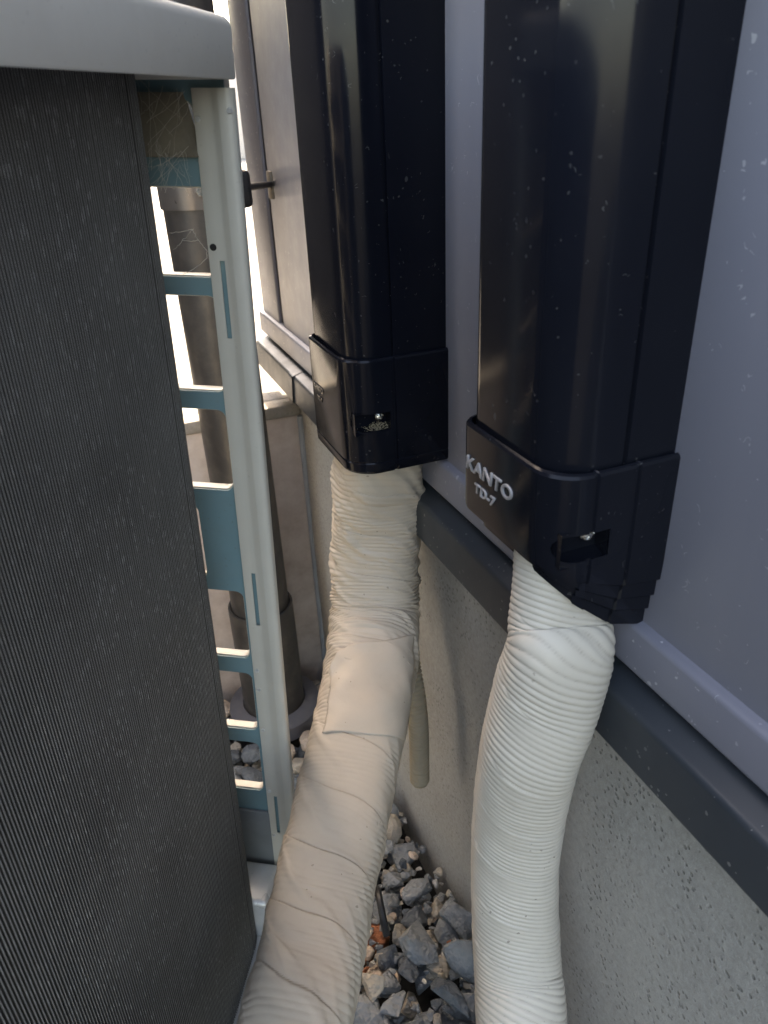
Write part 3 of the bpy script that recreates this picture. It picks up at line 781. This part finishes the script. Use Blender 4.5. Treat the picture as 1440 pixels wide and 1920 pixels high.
# front, far and end panels that close the cabinet
apart('front_panel', autosmooth(box(-AW + .003, -AW + .006, -AL + .01, 0, -.67, .004, .001, 1)), CREAM)
apart('side_wall', autosmooth(box(-AW + .006, -.236, -.001, .002, -.66, -.002, .0005, 1)), CREAM)
apart('end_panel', autosmooth(box(-AW + .006, -.03, -AL + .006, -AL + .009, -.67, .004, .001, 1)), CREAM)
apart('fan_divider', box(-AW + .01, -.06, -.36, -.358, -.68, .003), DARKIN)
for b0 in (-.70, -.12):
    q = np.array([-.15, b0, -HB]); pz = org + AQ @ (q + np.array([0, 0, HB]))
    bk = box(-.17, .17, -.05, .05, 0, pz[2] - .012 - (GZ - .09), .006, 2, 'block')
    bo = link('support_block', autosmooth(bk), mat_concrete('block_concrete_%d' % int(-b0 * 100), (.2, .19, .17), (.33, .32, .29)))
    bo.location = (pz[0], pz[1], GZ - .09); bo.rotation_euler = (0, 0, math.radians(-30.42))
    tag(bo, 'grey concrete block under the %s end of the air conditioner' % ('far' if b0 > -.3 else 'near'), 'block', 'blocks under the air conditioner')

# cobweb in the open corner
V = []; Fc = []
def aw(a, b, c): return tuple(AP + AQ @ np.array([a, b, c]))
web_pts = []
rg = random.Random(4)
wT = wthing('cobweb', aw(-.04, -.004, -.05), 'dusty grey cobweb strands under the lid beside the corner post', 'cobweb')
def strand(p, q, sag, r, nm='strand'):
    pts = []
    for k in range(9):
        t = k / 8; base = np.array(p) * (1 - t) + np.array(q) * t
        base = base + np.array([0, 0, -sag * 4 * t * (1 - t)]) + np.array([rg.uniform(-1, 1) * .0004 for _ in range(3)])
        pts.append(base)
    return tube(pts, r, 5, nm)
bmw = bmesh.new()
for k in range(40):
    if k < 14: p = aw(rg.uniform(-.052, -.022), -.006, rg.uniform(-.012, .001)); q = aw(rg.uniform(-.055, -.030), -.004, rg.uniform(-.045, -.015))
    elif k < 46: p = aw(rg.gauss(-.040, .008), -.0035, rg.uniform(-.042, -.028)); q = aw(rg.gauss(-.040, .009), -.0025, rg.uniform(-.056, -.040))
    else: p = aw(rg.uniform(-.055, -.024), -.004, rg.uniform(-.052, -.030)); q = aw(rg.uniform(-.046, -.022), -.002, rg.uniform(-.066, -.052))
    m_ = strand(p, q, rg.uniform(-.001, .003), rg.uniform(.00004, .00010)); bmw.from_mesh(m_)
net = [aw(-.047, 0, -.076), aw(-.033, 0, -.074), aw(-.040, 0, -.080), aw(-.046, 0, -.085), aw(-.030, 0, -.0795), aw(-.026, 0, -.085), aw(-.0265, 0, -.090), aw(-.044, 0, -.1005)]
for i, j in ((0, 1), (1, 2), (2, 3), (2, 4), (4, 5), (5, 6), (6, 7), (1, 4)):
    bmw.from_mesh(strand(net[i], net[j], .0008, .00016))
wo = bpy.data.meshes.new('web'); bmw.to_mesh(wo); bmw.free()
wpart('strands', wo, WEBM, wT)['kind'] = 'stuff'

# ------------------------------------------------------------------ downspout behind the unit
DX, DY, DR = -.101, .938, .0435
dz = gz(.94) - .02
D = wthing('downspout', (DX, DY, dz), 'dark brown round downspout standing in the gravel behind the corner post', 'downspout')
wpart('pipe', autosmooth(cyl((DX, DY, dz), (DX, DY, 2.4), DR, DR, 40)), BROWN, D)
sz = hity(490, 1165, DY - DR - .004)[2]
def lathe(prof, x, y, n=44, name='lathe'):
    V = []
    for r, z in prof:
        for k in range(n): a = 2 * math.pi * k / n; V.append((x + r * math.cos(a), y + r * math.sin(a), z))
    return autosmooth(mesh(name, V, grid_faces(len(prof), n, True)), 40)
wpart('socket', lathe([(DR + .0003, sz - .004), (DR + .002, sz), (DR + .0050, sz), (DR + .0056, sz - .002), (DR + .0056, dz)], DX, DY), BROWN, D)
wpart('floor_ring', lathe([(DR + .006, dz + .034), (DR + .008, dz + .036), (.070, dz + .032), (.074, dz + .028), (.075, dz + .004)], DX, DY), GREYPL, D)
# clamp that ties the downspout to the wall
zb = hity(345, 372, DY - DR)[2]
K = wthing('pipe_clamp', (DX, DY, zb), 'metal band clamp holding the brown downspout with a thin pin to the siding', 'clamp')
bd = lathe([(DR + .0004, zb - .013), (DR + .0026, zb - .013), (DR + .0026, zb + .013), (DR + .0004, zb + .013)], DX, DY)
wpart('band', bd, mat_plain('brown_steel_band', (.16, .145, .135), .3, .5, .1, 30, .6), K)
wp = hitx(512, 345, 0); e0 = hitx(460, 352, -.050)
e1 = np.array([DX + .03, DY + .03, zb])
wpart('ear', autosmooth(box(e0[0] - .022, e0[0] + .006, e0[1] - .010, e0[1] + .010, e0[2] - .021, e0[2] + .019, .006, 3)), BLACKP, K)
wpart('pin', autosmooth(cyl(e0, wp, .0040, .0036, 12)), BLACKP, K)
wpart('wall_plate', autosmooth(box(-.0055, -.0015, wp[1] - .009, wp[1] + .009, wp[2] - .017, wp[2] + .015, .0012, 2)), mat_plain('weathered_brass_plate', (.18, .15, .11), .5, .4, .2, 40), K)
for k, (dx_, dzz) in enumerate(((-.012, .006), (.004, .006), (-.004, -.010))):
    p = np.array([DX + dx_ + .005, DY - DR - .004, zb + dzz])
    wpart('bolt', autosmooth(cyl(p, p + np.array([0, -.008, 0]), .0052, .0048, 6 + 6 * k)), CHROME if k != 1 else BLACKP, K)

# ------------------------------------------------------------------ gravel
bed = box(-3.2, .011, -3, 1.017, GZ - .28, GZ - .115, name='gravel_bed')
G = link('gravel_bed', bed, SOIL); tag(G, kind='structure')
def stone_mesh(seed, angular=True):
    g = np.random.default_rng(seed)
    bm = bmesh.new()
    sc = np.array([g.uniform(.75, 1.15), g.uniform(.65, 1.0), g.uniform(.45, .75)])
    n = 13 if angular else 40
    pts = g.normal(size=(n, 3)); pts /= np.linalg.norm(pts, axis=1)[:, None]
    if angular: pts *= g.uniform(.72, 1.12, (n, 1))
    for p in pts * sc * .5: bm.verts.new(p)
    r = bmesh.ops.convex_hull(bm, input=bm.verts)
    bmesh.ops.delete(bm, geom=[e for e in r['geom_interior'] if isinstance(e, bmesh.types.BMVert)], context='VERTS')
    if angular: bmesh.ops.bevel(bm, geom=bm.edges[:], offset=.035, segments=1, affect='EDGES', clamp_overlap=True)
    me = bm_mesh('stone', bm)
    if not angular:
        for p in me.polygons: p.use_smooth = True
    else: autosmooth(me, 22)
    return me
ang = [stone_mesh(100 + k) for k in range(14)]; rnd = [stone_mesh(300 + k, False) for k in range(6)]
cand = []
def proj(p):
    c = R.T @ (np.asarray(p, float) - C)
    return (CX + F * c[0] / c[2], CY + F * c[1] / c[2], c[2]) if c[2] > .05 else (-9, -9, 0)
sp = .0255
gr = random.Random(11)
for layer in range(3):
    for iy in range(int(1.62 / sp)):
        for ix in range(int(.62 / sp)):
            x = -.62 + ix * sp + gr.uniform(-.5, .5) * sp + (iy % 2) * sp / 2; y = -.60 + iy * sp + gr.uniform(-.5, .5) * sp
            far = y > .60
            s_ = gr.uniform(.030, .048) if gr.random() < .65 else gr.uniform(.046, .062)
            if far: s_ = gr.uniform(.030, .048)
            if x + s_ * .45 > .012: x = .012 - s_ * .45
            if y + s_ * .45 > 1.016: continue
            if math.hypot(x - DX, y - DY) < .075 + s_ * .38: continue
            if layer == 2 and gr.random() < .25: continue
            z = gz(y) - .048 + layer * .018 + gr.uniform(-.004, .006)
            # keep a hollow behind the pipe as in the photograph
            if .46 < y < .58 and layer == 2 and x > -.13: continue
            cand.append((x, y, z, s_, far, layer))
for k in range(2600):
    y = gr.uniform(.15, 1.0); x = gr.uniform(-.34, .006); s_ = gr.uniform(.006, .017)
    if math.hypot(x - DX, y - DY) < .08: continue
    cand.append((x, y, gz(y) - .026 + gr.uniform(-.012, .004), s_, y > .6, 9 + k))
# drop stones that crowd each other in the same layer
keep = []
for c in cand:
    ok = True
    for k in keep[-420:]:
        if k[5] == c[5] and (k[0] - c[0]) ** 2 + (k[1] - c[1]) ** 2 < (.31 * (k[3] + c[3])) ** 2: ok = False; break
    if ok: keep.append(c)
def vis(c):
    x, y, d = proj(c[:3]); return (-60 < x < 1500 and 1180 < y < 2040) * (c[3] / max(d, .1)) * (1 + .25 * c[5]) * (1 if (x > 640 or x < 700) else 1)
def inview(c):
    x, y, d = proj(c[:3]); return (400 < x < 620 and 1270 < y < 1560) or (640 < x < 930 and 1440 < y < 1990)
keep.sort(key=lambda c: (not inview(c), -vis(c)))
bmr = bmesh.new()
matidx = lambda far: gr.choices(range(6), [52, 20, 14, 9, 3, 2] if not far else [38, 14, 16, 10, 2, 20])[0]
shared = {}
def smesh(k, mi, isr):
    key = (k, mi, isr)
    if key not in shared:
        me = (rnd if isr else ang)[k].copy(); me.materials.clear(); me.materials.append(STONES[mi]); shared[key] = me
    return shared[key]
rest = {}
for n_i, c in enumerate(keep):
    x, y, z, s_, far, layer = c; mi = matidx(far); isr = (far and gr.random() < .45) or mi == 5
    k = gr.randrange(6 if isr else 14)
    rot = Matrix.Rotation(gr.uniform(0, 6.28), 4, 'Z') @ Matrix.Rotation(gr.uniform(-.6, .6), 4, 'X') @ Matrix.Rotation(gr.uniform(-.6, .6), 4, 'Y')
    mw = Matrix.Translation((x, y, z)) @ rot @ Matrix.Diagonal((s_ * 1.15, s_ * 1.1, s_ * 1.05, 1))
    if n_i < 300:
        o = bpy.data.objects.new('stone', smesh(k, mi, isr)); COL.objects.link(o); o.parent = G; o.matrix_world = mw
    else:
        rest.setdefault(mi, []).append((k, isr, mw))
Vr = []; Fr = []; Mi = []
for mi, lst in rest.items():
    for k, isr, mw in lst:
        me = (rnd if isr else ang)[k]; b0 = len(Vr)
        Vr += [tuple(mw @ v.co) for v in me.vertices]
        for p in me.polygons: Fr.append(tuple(b0 + i for i in p.vertices)); Mi.append(mi)
if Vr:
    rm = mesh('loose_gravel', Vr, Fr)
    for m_ in STONES: rm.materials.append(m_)
    rm.polygons.foreach_set('material_index', Mi)
    ro_ = bpy.data.objects.new('loose_gravel', rm); COL.objects.link(ro_); ro_.parent = G; ro_['kind'] = 'stuff'
# curled black scrap lying in the hollow
q0 = hitz(712, 1720, gz(.47) + .004)
sc_pts = [q0 + np.array([0, -.02, -.004]), q0 + np.array([.001, -.008, .010]), q0 + np.array([.004, .008, .018]), q0 + np.array([.007, .022, .014]), q0 + np.array([.008, .034, .002])]
sT = wthing('plastic_scrap', tuple(q0), 'shiny black curled plastic scrap among the stones behind the beige pipe', 'scrap')
wpart('strip', autosmooth(tube(catmull(sc_pts, 6), .0042, 8)), BLACKP, sT)

# ------------------------------------------------------------------ beyond the slab
Bw = wthing('boundary_wall', (-2, 9, .318), 'pale sunlit boundary wall far beyond the driveway', 'wall')
wpart('wall_face', autosmooth(box(-8, 6, 9.0, 9.2, .319, 1.25, .01, 2)), mat_plain('pale_render', (.62, .56, .48), .9, .2, .08, 3, 0, .3), Bw)
wpart('wall_cap', autosmooth(box(-8.03, 6.03, 8.95, 9.25, 1.2505, 1.32, .01, 2)), SLABC, Bw)

Fe = wthing('added_dark_fence', (-.6, 2.5, .318), 'unseen dark board fence added for the black ducts to mirror', 'fence')  # out of view, added to darken what the black ducts reflect
FEM = mat_plain('dark_reflection_boards', (.020, .021, .023), 1.0, .0, .25, 9, 0, .3)
bdm = None
for k in range(28):
    y = .70 + k * .205
    if bdm is None: bdm = autosmooth(box(-.012, .012, -.1005, .1005, -.52, 1.75, .003, 1)); bdm.materials.append(FEM)
    o = bpy.data.objects.new('board', bdm); COL.objects.link(o); o.parent = Fe; o.location = (0, y + .1 - 2.5, .002)
for zz in (.35, 1.45):
    wpart('rail', box(-.66, -.614, 1.1, 6.4, .318 + zz - .04, .318 + zz + .04, .003, 1), FEM, Fe)
